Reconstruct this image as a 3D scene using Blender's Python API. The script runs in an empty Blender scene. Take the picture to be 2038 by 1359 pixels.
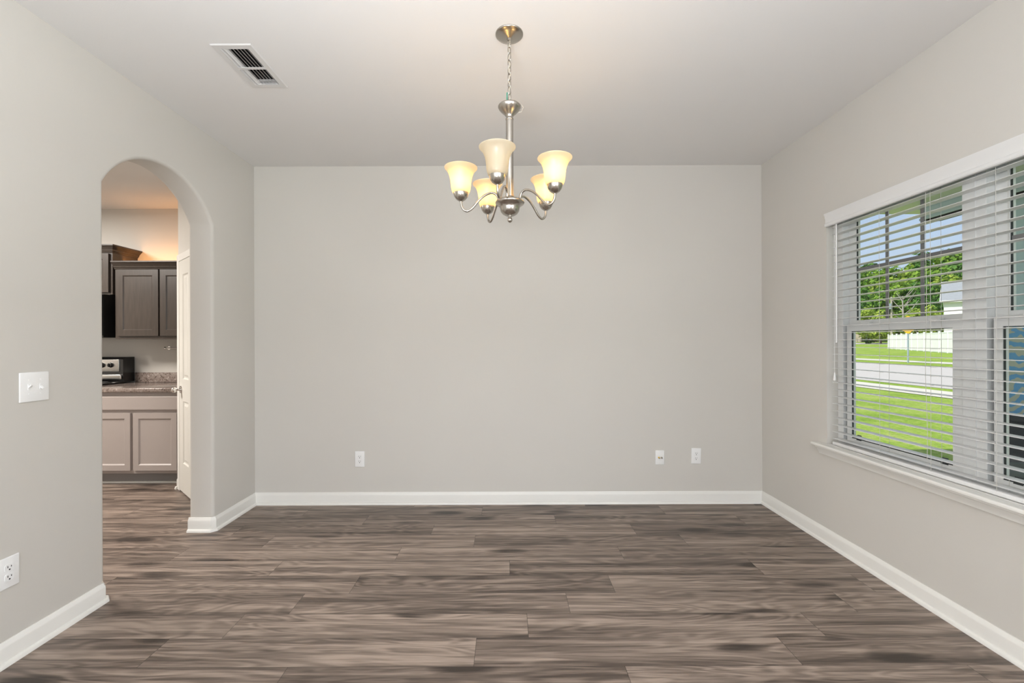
import bpy, bmesh, math, random
from mathutils import Vector, Matrix
random.seed(7)
S = bpy.context.scene
COL = S.collection
PI = math.pi
R = math.radians

# ------------------------------------------------------------------ camera, sky, sun, light, exposure
FPX = 865.0                                   # focal length in pixels of the 2038 x 1359 frame
CAM_Z = 1.306
cam_d = bpy.data.cameras.new('camera')
cam_d.sensor_fit = 'HORIZONTAL'; cam_d.sensor_width = 36.0
cam_d.lens = FPX / 2038 * 36.0
cam_d.shift_x = 9.5 / 2038; cam_d.shift_y = 2.5 / 2038
cam_d.clip_start = 0.05; cam_d.clip_end = 600
cam = bpy.data.objects.new('camera', cam_d); COL.objects.link(cam)
cam.matrix_world = Matrix.Translation((0, 0, CAM_Z)) @ Matrix.Rotation(PI/2, 4, 'X') @ Matrix.Rotation(R(-0.2), 4, 'Z')
S.camera = cam
S.view_settings.view_transform = 'Standard'
S.view_settings.look = 'None'
S.view_settings.exposure = 0.0
S.view_settings.gamma = 1.0
S.view_settings.use_curve_mapping = False

def build_world():
    w = bpy.data.worlds.new('sky'); S.world = w; w.use_nodes = True
    nt = w.node_tree; nt.nodes.clear(); N = nt.nodes.new; L = nt.links.new
    out = N('ShaderNodeOutputWorld'); bg = N('ShaderNodeBackground')
    tc = N('ShaderNodeTexCoord'); sep = N('ShaderNodeSeparateXYZ'); L(tc.outputs['Generated'], sep.inputs[0])
    ramp = N('ShaderNodeValToRGB'); L(sep.outputs['Z'], ramp.inputs[0])
    e = ramp.color_ramp.elements
    e[0].position = 0.0; e[0].color = (0.72, 0.83, 0.97, 1)
    e[1].position = 0.55; e[1].color = (0.30, 0.46, 0.80, 1)
    m = e.new(0.22); m.color = (0.55, 0.69, 0.93, 1)
    mp = N('ShaderNodeMapping'); mp.inputs['Scale'].default_value = (3.0, 3.0, 9.0); L(tc.outputs['Generated'], mp.inputs[0])
    no = N('ShaderNodeTexNoise'); no.inputs['Scale'].default_value = 1.3; no.inputs['Detail'].default_value = 8; no.inputs['Roughness'].default_value = .55
    L(mp.outputs[0], no.inputs['Vector'])
    cr = N('ShaderNodeValToRGB'); cr.color_ramp.elements[0].position = .44; cr.color_ramp.elements[1].position = .66
    L(no.outputs['Fac'], cr.inputs[0])
    mix = N('ShaderNodeMix'); mix.data_type = 'RGBA'
    L(cr.outputs['Color'], mix.inputs[0]); L(ramp.outputs['Color'], mix.inputs[6]); mix.inputs[7].default_value = (0.95, 0.97, 1.0, 1)
    L(mix.outputs[2], bg.inputs['Color']); bg.inputs['Strength'].default_value = 0.95
    L(bg.outputs[0], out.inputs[0])
build_world()

def light(name, kind, loc, rot=(0, 0, 0), energy=10, color=(1, 1, 1), size=1, size_y=None):
    d = bpy.data.lights.new(name, kind); d.energy = energy; d.color = color
    if kind == 'AREA':
        d.size = size
        if size_y: d.shape = 'RECTANGLE'; d.size_y = size_y
    elif kind == 'SUN': d.angle = size
    else: d.shadow_soft_size = size
    o = bpy.data.objects.new(name, d); COL.objects.link(o)
    o.location = loc; o.rotation_euler = rot
    return o

sun = light('sun', 'SUN', (0, 0, 30), energy=5.0, color=(1, .95, .87), size=R(.6))
sun.rotation_euler = Vector((0.62, 0.19, -0.78)).to_track_quat('-Z', 'Y').to_euler()
# area lamps for daylight through unseen rear openings; side and ceiling-bounce lamps added to brighten the room
light('daylight_rear_west', 'AREA', (-1.05, -3.72, 1.45), (PI/2, 0, 0), 40, (.96, .985, 1.02), 1.7, 2.1)
light('daylight_rear_east', 'AREA', (1.05, -3.72, 1.45), (PI/2, 0, 0), 33, (.96, .985, 1.02), 1.7, 2.1)
light('fill_side_east', 'AREA', (2.20, -1.5, 1.45), (PI/2, 0, PI/2), 96, (.96, .985, 1.02), 1.5, 1.4)
light('fill_side_west', 'AREA', (-2.30, -1.6, 1.45), (PI/2, 0, -PI/2), 64, (.96, .985, 1.02), 1.3, 1.4)
light('added_bounce_flash', 'AREA', (-.25, .05, 1.50), (PI, 0, 0), 63, (.94, .975, 1.03), .45, .45)
# kitchen ceiling lamp, rope light lying on the wall cabinets
light('kitchen_ceiling_lamp', 'AREA', (-4.7, 2.85, 2.70), (0, 0, 0), 138, (1, .935, .87), .8, .8)
light('cabinet_rope_light', 'AREA', (-3.5, 4.46, 2.15), (R(140), 0, 0), 3.6, (1, .45, .14), 1.7, .06)

# ------------------------------------------------------------------ materials
def mat(name, color, rough=.5, metal=0.0, var=0.0, vscale=8, bump=0.0, bscale=200, emit=None, estr=0, spec=None, stretch=None, coat=0):
    m = bpy.data.materials.new(name); m.use_nodes = True
    nt = m.node_tree; b = nt.nodes['Principled BSDF']; N = nt.nodes.new; L = nt.links.new
    b.inputs['Base Color'].default_value = (*color, 1); b.inputs['Roughness'].default_value = rough
    b.inputs['Metallic'].default_value = metal
    if spec is not None: b.inputs['Specular IOR Level'].default_value = spec
    if coat: b.inputs['Coat Weight'].default_value = coat
    if emit: b.inputs['Emission Color'].default_value = (*emit, 1); b.inputs['Emission Strength'].default_value = estr
    tc = N('ShaderNodeTexCoord'); src = tc.outputs['Object']
    if stretch:
        mp = N('ShaderNodeMapping'); mp.inputs['Scale'].default_value = stretch; L(src, mp.inputs[0]); src = mp.outputs[0]
    if var:
        n = N('ShaderNodeTexNoise'); n.inputs['Scale'].default_value = vscale; n.inputs['Detail'].default_value = 5
        L(src, n.inputs['Vector'])
        mx = N('ShaderNodeMix'); mx.data_type = 'RGBA'
        mx.inputs[6].default_value = (*[c*(1-var) for c in color], 1); mx.inputs[7].default_value = (*[min(1, c*(1+var)) for c in color], 1)
        L(n.outputs['Fac'], mx.inputs[0]); L(mx.outputs[2], b.inputs['Base Color'])
    if bump:
        n2 = N('ShaderNodeTexNoise'); n2.inputs['Scale'].default_value = bscale; n2.inputs['Detail'].default_value = 3
        L(src, n2.inputs['Vector'])
        bp = N('ShaderNodeBump'); bp.inputs['Strength'].default_value = bump; bp.inputs['Distance'].default_value = .002
        L(n2.outputs['Fac'], bp.inputs['Height']); L(bp.outputs[0], b.inputs['Normal'])
    return m

M = {}
M['wall'] = mat('greige_wall_paint', (.635, .612, .568), .8, var=.015, vscale=2, bump=.12, bscale=350, spec=.3)
M['ceiling'] = mat('ceiling_paint', (.80, .79, .775), .9, bump=.15, bscale=260, spec=.2)
M['trim'] = mat('white_trim_paint', (.83, .82, .78), .35, bump=.02, bscale=60)
M['door'] = mat('white_door_paint', (.73, .72, .67), .38, bump=.03, bscale=40)
M['plastic'] = mat('white_plastic', (.86, .86, .85), .3, var=.01)
M['slot'] = mat('dark_slot', (.02, .02, .02), .6, var=.1)
M['nickel'] = mat('brushed_nickel', (.47, .44, .395), .24, metal=1, bump=.05, bscale=90, stretch=(1, 1, 12))
M['brass'] = mat('brass_connector', (.72, .55, .18), .25, metal=1, var=.05)
M['steel'] = mat('stainless_steel', (.66, .65, .63), .28, metal=1, bump=.04, bscale=80, stretch=(30, 1, 1))
M['chrome'] = mat('chrome', (.78, .76, .74), .12, metal=1, var=.01)
M['ventmetal'] = mat('white_enamelled_metal', (.69, .68, .665), .45, var=.02)
M['duct'] = mat('dark_duct', (.012, .012, .012), .9, var=.2)
M['espresso'] = mat('espresso_wood', (.050, .038, .030), .33, var=.4, vscale=6, stretch=(9, 9, 1), bump=.1, bscale=40)
M['greige_cab'] = mat('greige_cabinet_paint', (.375, .328, .305), .42, var=.02, bump=.03, bscale=60)
M['toe'] = mat('grey_toe_kick', (.27, .255, .245), .6, var=.05)
M['black_app'] = mat('black_appliance', (.012, .012, .012), .18, var=.1)
M['vinyl'] = mat('white_vinyl', (.76, .77, .76), .32, var=.01)
M['slat'] = mat('white_blind_slat', (.78, .78, .77), .36, bump=.03, bscale=30, stretch=(1, .1, 1))
M['cord'] = mat('white_cord', (.55, .54, .50), .8, var=.05)
M['gasket'] = mat('dark_gasket', (.035, .04, .04), .6, var=.1)
M['muntin'] = mat('grey_muntin', (.20, .20, .20), .5, var=.03)
M['green_tape'] = mat('green_tape', (.02, .30, .19), .5, var=.05)
M['clearcord'] = mat('clear_cord', (.62, .56, .45), .3, var=.05)

def glass_mat():
    m = bpy.data.materials.new('window_glass'); m.use_nodes = True; nt = m.node_tree; nt.nodes.clear(); N = nt.nodes.new; L = nt.links.new
    o = N('ShaderNodeOutputMaterial'); t = N('ShaderNodeBsdfTransparent'); g = N('ShaderNodeBsdfGlossy'); mx = N('ShaderNodeMixShader'); lw = N('ShaderNodeLayerWeight')
    t.inputs[0].default_value = (.965, .985, .975, 1); g.inputs['Roughness'].default_value = .02
    lw.inputs['Blend'].default_value = .5
    p = N('ShaderNodeMath'); p.operation = 'POWER'; L(lw.outputs['Facing'], p.inputs[0]); p.inputs[1].default_value = 5
    q = N('ShaderNodeMath'); q.operation = 'MULTIPLY_ADD'; L(p.outputs[0], q.inputs[0]); q.inputs[1].default_value = .5; q.inputs[2].default_value = .02
    L(q.outputs[0], mx.inputs[0]); L(t.outputs[0], mx.inputs[1]); L(g.outputs[0], mx.inputs[2]); L(mx.outputs[0], o.inputs[0])
    return m
M['glass'] = glass_mat()

def frosted(name, col, tcol):
    m = bpy.data.materials.new(name); m.use_nodes = True; nt = m.node_tree; nt.nodes.clear(); N = nt.nodes.new; L = nt.links.new
    o = N('ShaderNodeOutputMaterial'); d = N('ShaderNodeBsdfDiffuse'); t = N('ShaderNodeBsdfTranslucent'); g = N('ShaderNodeBsdfGlossy')
    mx = N('ShaderNodeMixShader'); mx2 = N('ShaderNodeMixShader')
    tc = N('ShaderNodeTexCoord'); n = N('ShaderNodeTexNoise'); n.inputs['Scale'].default_value = 14; n.inputs['Detail'].default_value = 4; n.inputs['Distortion'].default_value = 1.5
    L(tc.outputs['Object'], n.inputs['Vector'])
    c = N('ShaderNodeMix'); c.data_type = 'RGBA'; L(n.outputs['Fac'], c.inputs[0])
    c.inputs[6].default_value = (*[x*.9 for x in col], 1); c.inputs[7].default_value = (*col, 1); L(c.outputs[2], d.inputs[0])
    t.inputs[0].default_value = (*tcol, 1); g.inputs['Roughness'].default_value = .35
    mx.inputs[0].default_value = .82; L(d.outputs[0], mx.inputs[1]); L(t.outputs[0], mx.inputs[2])
    mx2.inputs[0].default_value = .05; L(mx.outputs[0], mx2.inputs[1]); L(g.outputs[0], mx2.inputs[2]); L(mx2.outputs[0], o.inputs[0])
    return m
M['frost'] = frosted('frosted_alabaster_glass', (.86, .83, .76), (.95, .88, .73))
M['bulb'] = mat('lit_bulb', (1, .9, .7), .4, emit=(1, .59, .20), estr=54)
M['bulb_off'] = mat('unlit_bulb', (.85, .85, .83), .3, var=.01)

def floor_mat():
    m = bpy.data.materials.new('grey_brown_plank_floor'); m.use_nodes = True; nt = m.node_tree; b = nt.nodes['Principled BSDF']; N = nt.nodes.new; L = nt.links.new
    uv = N('ShaderNodeUVMap'); uv.uv_map = 'metric'
    lo = N('ShaderNodeUVMap'); lo.uv_map = 'edge'
    at = N('ShaderNodeAttribute'); at.attribute_name = 'tint'
    def noise(sx, sy, detail, dist=0, rough=.5):
        mp = N('ShaderNodeMapping'); mp.inputs['Scale'].default_value = (sx, sy, 1); L(uv.outputs[0], mp.inputs[0])
        n = N('ShaderNodeTexNoise'); n.inputs['Scale'].default_value = 1; n.inputs['Detail'].default_value = detail; n.inputs['Distortion'].default_value = dist; n.inputs['Roughness'].default_value = rough
        L(mp.outputs[0], n.inputs['Vector']); return n.outputs['Fac']
    def math_(op, a, b_, clamp=False):
        q = N('ShaderNodeMath'); q.operation = op; q.use_clamp = clamp
        for i, v in enumerate((a, b_)):
            if isinstance(v, (int, float)): q.inputs[i].default_value = v
            else: L(v, q.inputs[i])
        return q.outputs[0]
    broad = noise(.75, 20, 5, .3, .55)
    mid = noise(2.0, 75, 6, .3, .6)
    fine = noise(9, 260, 4, 0, .6)
    # growth-ring arches: bands of a warped field
    warp = noise(.8, 5.5, 3, .5)
    ring = N('ShaderNodeMath'); ring.operation = 'SINE'
    L(math_('MULTIPLY', warp, 95.0), ring.inputs[0])
    ringm = math_('MULTIPLY', ring.outputs[0], math_('MULTIPLY', noise(.7, 6, 2), .09))
    v = math_('ADD', math_('MULTIPLY', broad, .70), math_('MULTIPLY', mid, .30))
    v = math_('ADD', v, math_('MULTIPLY', fine, .22))
    v = math_('ADD', v, ringm)
    v = math_('ADD', v, math_('MULTIPLY', math_('SUBTRACT', at.outputs['Fac'], .5), .10))
    # dark knots: sparse stretched cells
    mpk = N('ShaderNodeMapping'); mpk.inputs['Scale'].default_value = (1.5, 5.8, 1); L(uv.outputs[0], mpk.inputs[0])
    vo = N('ShaderNodeTexVoronoi'); vo.inputs['Scale'].default_value = 1.0; L(mpk.outputs[0], vo.inputs['Vector'])
    k = math_('SUBTRACT', .24, vo.outputs['Distance']); k = math_('MAXIMUM', k, 0); k = math_('MULTIPLY', k, 1.7)
    v = math_('SUBTRACT', v, k)
    ramp = N('ShaderNodeValToRGB'); L(v, ramp.inputs[0]); e = ramp.color_ramp.elements
    e[0].position = .37; e[0].color = (.045, .033, .026, 1)
    e[1].position = .77; e[1].color = (.39, .308, .254, 1)
    a = e.new(.50); a.color = (.108, .081, .065, 1)
    a2 = e.new(.62); a2.color = (.212, .164, .133, 1)
    # seams between boards
    sp = N('ShaderNodeSeparateXYZ'); L(lo.outputs[0], sp.inputs[0])
    d = math_('MINIMUM', sp.outputs['X'], sp.outputs['Y'])
    seam = math_('LESS_THAN', d, .0011)
    mx = N('ShaderNodeMix'); mx.data_type = 'RGBA'; L(math_('MULTIPLY', seam, .75), mx.inputs[0]); L(ramp.outputs['Color'], mx.inputs[6]); mx.inputs[7].default_value = (.03, .024, .02, 1)
    L(mx.outputs[2], b.inputs['Base Color'])
    b.inputs['Roughness'].default_value = .42; b.inputs['Specular IOR Level'].default_value = .42
    bp = N('ShaderNodeBump'); bp.inputs['Strength'].default_value = .25; bp.inputs['Distance'].default_value = .0015
    L(math_('SUBTRACT', math_('ADD', fine, mid), seam), bp.inputs['Height']); L(bp.outputs[0], b.inputs['Normal'])
    return m
M['floor'] = floor_mat()

def granite_mat():
    m = bpy.data.materials.new('speckled_granite'); m.use_nodes = True; nt = m.node_tree; b = nt.nodes['Principled BSDF']; N = nt.nodes.new; L = nt.links.new
    tc = N('ShaderNodeTexCoord')
    n = N('ShaderNodeTexNoise'); n.inputs['Scale'].default_value = 55; n.inputs['Detail'].default_value = 6; n.inputs['Roughness'].default_value = .75; n.inputs['Distortion'].default_value = .6
    L(tc.outputs['Object'], n.inputs['Vector'])
    r = N('ShaderNodeValToRGB'); e = r.color_ramp.elements; L(n.outputs['Fac'], r.inputs[0])
    e[0].position = .36; e[0].color = (.03, .025, .022, 1); e[1].position = .66; e[1].color = (.55, .47, .42, 1)
    for p, c in ((.44, (.16, .12, .10)), (.50, (.30, .24, .21)), (.56, (.20, .17, .155))):
        q = e.new(p); q.color = (*c, 1)
    L(r.outputs['Color'], b.inputs['Base Color']); b.inputs['Roughness'].default_value = .12
    return m
M['granite'] = granite_mat()

def grass_mat():
    m = bpy.data.materials.new('mown_grass'); m.use_nodes = True; nt = m.node_tree; b = nt.nodes['Principled BSDF']; N = nt.nodes.new; L = nt.links.new
    tc = N('ShaderNodeTexCoord')
    def nz(s, d):
        n = N('ShaderNodeTexNoise'); n.inputs['Scale'].default_value = s; n.inputs['Detail'].default_value = d; n.inputs['Roughness'].default_value = .65; L(tc.outputs['Object'], n.inputs['Vector']); return n
    a = nz(.55, 4); c = nz(16, 5)
    mx = N('ShaderNodeMix'); mx.data_type = 'FLOAT'; mx.inputs[0].default_value = .55; L(a.outputs['Fac'], mx.inputs[2]); L(c.outputs['Fac'], mx.inputs[3])
    r = N('ShaderNodeValToRGB'); e = r.color_ramp.elements; L(mx.outputs[0], r.inputs[0])
    e[0].position = .34; e[0].color = (.10, .19, .02, 1); e[1].position = .70; e[1].color = (.50, .47, .18, 1)
    q = e.new(.50); q.color = (.25, .36, .05, 1)
    L(r.outputs['Color'], b.inputs['Base Color']); b.inputs['Roughness'].default_value = .9; b.inputs['Specular IOR Level'].default_value = .1
    bp = N('ShaderNodeBump'); bp.inputs['Strength'].default_value = .6; bp.inputs['Distance'].default_value = .04; L(c.outputs['Fac'], bp.inputs['Height']); L(bp.outputs[0], b.inputs['Normal'])
    return m
M['grass'] = grass_mat()
M['concrete'] = mat('pale_concrete', (.60, .56, .49), .9, var=.06, vscale=3)
M['asphalt'] = mat('pale_asphalt', (.50, .46, .43), .9, var=.07, vscale=2)
M['fence'] = mat('white_vinyl_fence', (.88, .86, .87), .4, var=.01)
M['bark'] = mat('bark', (.12, .09, .06), .9, var=.3, vscale=5)
M['paletrunk'] = mat('pale_dead_bark', (.42, .38, .33), .9, var=.2, vscale=4)
M['polewood'] = mat('weathered_pole_wood', (.42, .37, .30), .9, var=.1)
M['siding_white'] = mat('white_siding', (.86, .84, .85), .6, var=.01)
M['siding_tan'] = mat('tan_siding', (.50, .42, .33), .7, var=.03)
M['shingle'] = mat('grey_shingles', (.30, .31, .33), .9, var=.15, vscale=3)
M['sign_yellow'] = mat('yellow_sign_sheeting', (.85, .48, .01), .5, var=.02)
M['galv'] = mat('galvanised_steel', (.45, .52, .58), .45, metal=.4, var=.05)
M['porch_trim'] = mat('blue_grey_porch_paint', (.50, .60, .63), .6, var=.02)
M['porch_ceiling'] = mat('cream_soffit', (.66, .66, .50), .7, var=.02)
M['porch_beam'] = mat('grey_green_beam', (.46, .53, .51), .6, var=.05)
M['dark_wicker'] = mat('dark_wicker', (.02, .022, .025), .6, var=.3, vscale=80)
M['pot'] = mat('grey_glazed_pot', (.16, .18, .16), .4, var=.1, vscale=10)
M['terracotta'] = mat('terracotta', (.32, .10, .05), .8, var=.1)

def leaf_mat(name, c1, c2):
    m = bpy.data.materials.new(name); m.use_nodes = True; nt = m.node_tree; nt.nodes.clear(); N = nt.nodes.new; L = nt.links.new
    o = N('ShaderNodeOutputMaterial'); d = N('ShaderNodeBsdfDiffuse'); t = N('ShaderNodeBsdfTranslucent'); mx = N('ShaderNodeMixShader')
    tc = N('ShaderNodeTexCoord'); n = N('ShaderNodeTexNoise'); n.inputs['Scale'].default_value = .6; n.inputs['Detail'].default_value = 4; L(tc.outputs['Object'], n.inputs['Vector'])
    r = N('ShaderNodeValToRGB'); e = r.color_ramp.elements; e[0].position = .35; e[1].position = .65; e[0].color = (*c1, 1); e[1].color = (*c2, 1); L(n.outputs['Fac'], r.inputs[0])
    L(r.outputs[0], d.inputs[0]); L(r.outputs[0], t.inputs[0]); mx.inputs[0].default_value = .3
    L(d.outputs[0], mx.inputs[1]); L(t.outputs[0], mx.inputs[2]); L(mx.outputs[0], o.inputs[0])
    return m
M['leaf_a'] = leaf_mat('mid_green_leaves', (.10, .22, .035), (.30, .44, .07))
M['leaf_b'] = leaf_mat('yellow_green_leaves', (.20, .32, .04), (.48, .56, .12))
M['leaf_c'] = leaf_mat('deep_green_leaves', (.05, .14, .035), (.17, .32, .07))

def cushion_mat():
    m = bpy.data.materials.new('blue_palm_leaf_fabric'); m.use_nodes = True; nt = m.node_tree; b = nt.nodes['Principled BSDF']; N = nt.nodes.new; L = nt.links.new
    tc = N('ShaderNodeTexCoord'); mp = N('ShaderNodeMapping'); mp.inputs['Scale'].default_value = (5, 5, 2.4); mp.inputs['Rotation'].default_value = (0, .5, 0); L(tc.outputs['Object'], mp.inputs[0])
    w = N('ShaderNodeTexWave'); w.wave_type = 'RINGS'; w.rings_direction = 'Y'; w.inputs['Scale'].default_value = 1.4; w.inputs['Distortion'].default_value = 7; w.inputs['Detail'].default_value = 2; L(mp.outputs[0], w.inputs['Vector'])
    r = N('ShaderNodeValToRGB'); r.color_ramp.interpolation = 'EASE'; e = r.color_ramp.elements; e[0].position = .40; e[0].color = (.15, .38, .66, 1); e[1].position = .58; e[1].color = (.52, .52, .42, 1)
    L(w.outputs['Fac'], r.inputs[0]); L(r.outputs[0], b.inputs['Base Color']); b.inputs['Roughness'].default_value = .9
    return m
M['cushion'] = cushion_mat()

# ------------------------------------------------------------------ mesh builder
class MB:
    def __init__(s): s.bm = bmesh.new()
    def box(s, x0, x1, y0, y1, z0, z1, bev=0, seg=2):
        r = bmesh.ops.create_cube(s.bm, size=1)
        vs = r['verts']
        for v in vs:
            v.co = Vector(((x0+x1)/2 + v.co.x*(x1-x0), (y0+y1)/2 + v.co.y*(y1-y0), (z0+z1)/2 + v.co.z*(z1-z0)))
        if bev:
            es = list({e for v in vs for e in v.link_edges})
            bmesh.ops.bevel(s.bm, geom=es, offset=bev, segments=seg, affect='EDGES', profile=.5)
        return s
    def prism(s, pts, a0, a1, axis='Y'):
        """polygon pts extruded from a0 to a1 along an axis. pts are the other two coordinates (in xyz order)."""
        def p(u, v, a):
            return {'X': (a, u, v), 'Y': (u, a, v), 'Z': (u, v, a)}[axis]
        A = [s.bm.verts.new(p(u, v, a0)) for u, v in pts]; B = [s.bm.verts.new(p(u, v, a1)) for u, v in pts]
        n = len(pts)
        fs = [s.bm.faces.new(A), s.bm.faces.new(B[::-1])]
        for i in range(n): fs.append(s.bm.faces.new((A[i], B[i], B[(i+1) % n], A[(i+1) % n])))
        bmesh.ops.recalc_face_normals(s.bm, faces=fs)
        s.ends = (A, B)
        return s
    def lathe(s, prof, c=(0, 0, 0), n=32):
        rings = []
        for r, z in prof:
            if r < 1e-6: rings.append([s.bm.verts.new((c[0], c[1], c[2]+z))])
            else: rings.append([s.bm.verts.new((c[0]+r*math.cos(2*PI*i/n), c[1]+r*math.sin(2*PI*i/n), c[2]+z)) for i in range(n)])
        fs = []
        for a, b in zip(rings, rings[1:]):
            for i in range(n):
                j = (i+1) % n
                if len(a) == 1 and len(b) == 1: continue
                if len(a) == 1: fs.append(s.bm.faces.new((a[0], b[j], b[i])))
                elif len(b) == 1: fs.append(s.bm.faces.new((a[i], a[j], b[0])))
                else: fs.append(s.bm.faces.new((a[i], a[j], b[j], b[i])))
        bmesh.ops.recalc_face_normals(s.bm, faces=fs)
        return s
    def tube(s, path, rad, n=8, closed=False):
        P = [Vector(p) for p in path]; m = len(P); rings = []; up = None
        for i, p in enumerate(P):
            if closed: t = P[(i+1) % m] - P[i-1]
            else: t = (P[min(i+1, m-1)] - P[max(i-1, 0)])
            t.normalize()
            if up is None:
                up = Vector((0, 0, 1)) if abs(t.z) < .9 else Vector((1, 0, 0))
            a = t.cross(up)
            if a.length < 1e-4: a = t.cross(Vector((0, 1, 0)))
            a.normalize(); b = a.cross(t); up = b
            rr = rad[i] if isinstance(rad, (list, tuple)) else rad
            rings.append([s.bm.verts.new(p + rr*(math.cos(2*PI*k/n)*a + math.sin(2*PI*k/n)*b)) for k in range(n)])
        fs = []
        for i in range(m if closed else m-1):
            A, B = rings[i], rings[(i+1) % m]
            for k in range(n): fs.append(s.bm.faces.new((A[k], A[(k+1) % n], B[(k+1) % n], B[k])))
        if not closed: fs.append(s.bm.faces.new(rings[0][::-1])); fs.append(s.bm.faces.new(rings[-1]))
        bmesh.ops.recalc_face_normals(s.bm, faces=fs)
        return s
    def cyl(s, p0, p1, r, n=16): return s.tube([p0, p1], r, n)
    def sphere(s, c, r, sc=(1, 1, 1), u=20, v=12):
        q = bmesh.ops.create_uvsphere(s.bm, u_segments=u, v_segments=v, radius=r)
        for w in q['verts']: w.co = Vector((c[0]+w.co.x*sc[0], c[1]+w.co.y*sc[1], c[2]+w.co.z*sc[2]))
        return s
    def sweep(s, path, prof, side=1):
        """mould profile (offset from the path, height) along a 2-D path; side=+1 offsets to the left of travel"""
        P = [Vector(p) for p in path]; n = len(P); rows = []
        for i in range(n):
            d0 = (P[i]-P[i-1]).normalized() if i else None
            d1 = (P[i+1]-P[i]).normalized() if i < n-1 else None
            n0 = Vector((-d0.y, d0.x)) if d0 else None; n1 = Vector((-d1.y, d1.x)) if d1 else None
            if n0 is None: mi = n1
            elif n1 is None: mi = n0
            else:
                mi = (n0+n1); mi = mi / max(.2, mi.dot(n0))
            rows.append([s.bm.verts.new((P[i].x+side*mi.x*o, P[i].y+side*mi.y*o, z)) for o, z in prof])
        m = len(prof); fs = []
        for a, b in zip(rows, rows[1:]):
            for k in range(m):
                j = (k+1) % m
                fs.append(s.bm.faces.new((a[k], a[j], b[j], b[k])))
        fs.append(s.bm.faces.new(rows[0])); fs.append(s.bm.faces.new(rows[-1][::-1]))
        bmesh.ops.recalc_face_normals(s.bm, faces=fs)
        return s
    def panel_door(s, x0, x1, y, z0, z1, t=.02, panels=None, frame=.055, rec=.007, raised=False):
        """slab whose front faces -Y at y, with recessed (or raised) panels given as rectangles"""
        panels = panels or [(x0+frame, x1-frame, z0+frame, z1-frame)]
        xs = sorted({x0, x1, *[p[0] for p in panels], *[p[1] for p in panels]}); zs = sorted({z0, z1, *[p[2] for p in panels], *[p[3] for p in panels]})
        g = {}
        for x in xs:
            for z in zs: g[x, z] = s.bm.verts.new((x, y, z))
        pan = []; allf = []
        for i in range(len(xs)-1):
            for j in range(len(zs)-1):
                f = s.bm.faces.new((g[xs[i], zs[j]], g[xs[i+1], zs[j]], g[xs[i+1], zs[j+1]], g[xs[i], zs[j+1]])); allf.append(f)
                cx, cz = (xs[i]+xs[i+1])/2, (zs[j]+zs[j+1])/2
                for q in panels:
                    if q[0] < cx < q[1] and q[2] < cz < q[3]: pan.append((q, f))
        back = {k: s.bm.verts.new((k[0], y+t, k[1])) for k in ((x0, z0), (x1, z0), (x1, z1), (x0, z1))}
        s.bm.faces.new((back[x0, z0], back[x0, z1], back[x1, z1], back[x1, z0]))
        bot = [g[x, z0] for x in xs]; s.bm.faces.new([back[x0, z0], back[x1, z0]] + bot[::-1])
        top = [g[x, z1] for x in xs]; s.bm.faces.new([back[x1, z1], back[x0, z1]] + top)
        lef = [g[x0, z] for z in zs]; s.bm.faces.new([back[x0, z1], back[x0, z0]] + lef)
        rig = [g[x1, z] for z in zs]; s.bm.faces.new([back[x1, z0], back[x1, z1]] + rig[::-1])
        bmesh.ops.recalc_face_normals(s.bm, faces=s.bm.faces[:]); s.bm.normal_update()
        for q in panels:
            fs = [f for qq, f in pan if qq == q]
            bmesh.ops.inset_region(s.bm, faces=fs, thickness=.010, depth=-rec, use_even_offset=True)
            if raised:
                bmesh.ops.inset_region(s.bm, faces=fs, thickness=.012, depth=0, use_even_offset=True)
                bmesh.ops.inset_region(s.bm, faces=fs, thickness=.018, depth=rec*.8, use_even_offset=True)
        bmesh.ops.recalc_face_normals(s.bm, faces=s.bm.faces[:])
        return s
    def build(s, name, m, parent=None, smooth=None, origin=None):
        bm = s.bm
        if parent is not None:
            off = ABS[parent.name]
        elif origin is not None: off = Vector(origin)
        else:
            xs = [v.co for v in bm.verts]
            off = Vector(((min(c.x for c in xs)+max(c.x for c in xs))/2, (min(c.y for c in xs)+max(c.y for c in xs))/2, min(c.z for c in xs)))
        for v in bm.verts: v.co -= off
        me = bpy.data.meshes.new(name); bm.to_mesh(me); bm.free()
        for x in (m if isinstance(m, (list, tuple)) else [m]): me.materials.append(M[x])
        if smooth is not None:
            me.shade_smooth(); me.set_sharp_from_angle(angle=R(smooth))
        o = bpy.data.objects.new(name, me); COL.objects.link(o)
        if parent is not None: o.parent = parent
        else: o.location = off
        ABS[o.name] = Vector(off)
        return o
ABS = {}
def tag(o, label, cat=None, group=None, kind=None):
    o['label'] = label
    if cat: o['category'] = cat
    if group: o['group'] = group
    if kind: o['kind'] = kind
    return o
def empty(name, loc, rz=0):
    """rz != 0 or local build: parts are then modelled in local coordinates"""
    o = bpy.data.objects.new(name, None); COL.objects.link(o); o.location = loc; o.rotation_euler = (0, 0, rz)
    o.empty_display_size = .05
    ABS[o.name] = Vector(loc)
    return o
def local(name, loc, rz=0, tilt=0):
    o = empty(name, loc, rz); ABS[o.name] = Vector((0, 0, 0))
    if tilt: o.rotation_euler = (0, tilt, rz)
    return o
def struct(o, label, cat): return tag(o, label, cat, kind='structure')
def copy_tree(o, parent=None):
    c = o.copy(); COL.objects.link(c)
    if parent is not None: c.parent = parent
    for ch in list(o.children): copy_tree(ch, c)
    return c

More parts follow.
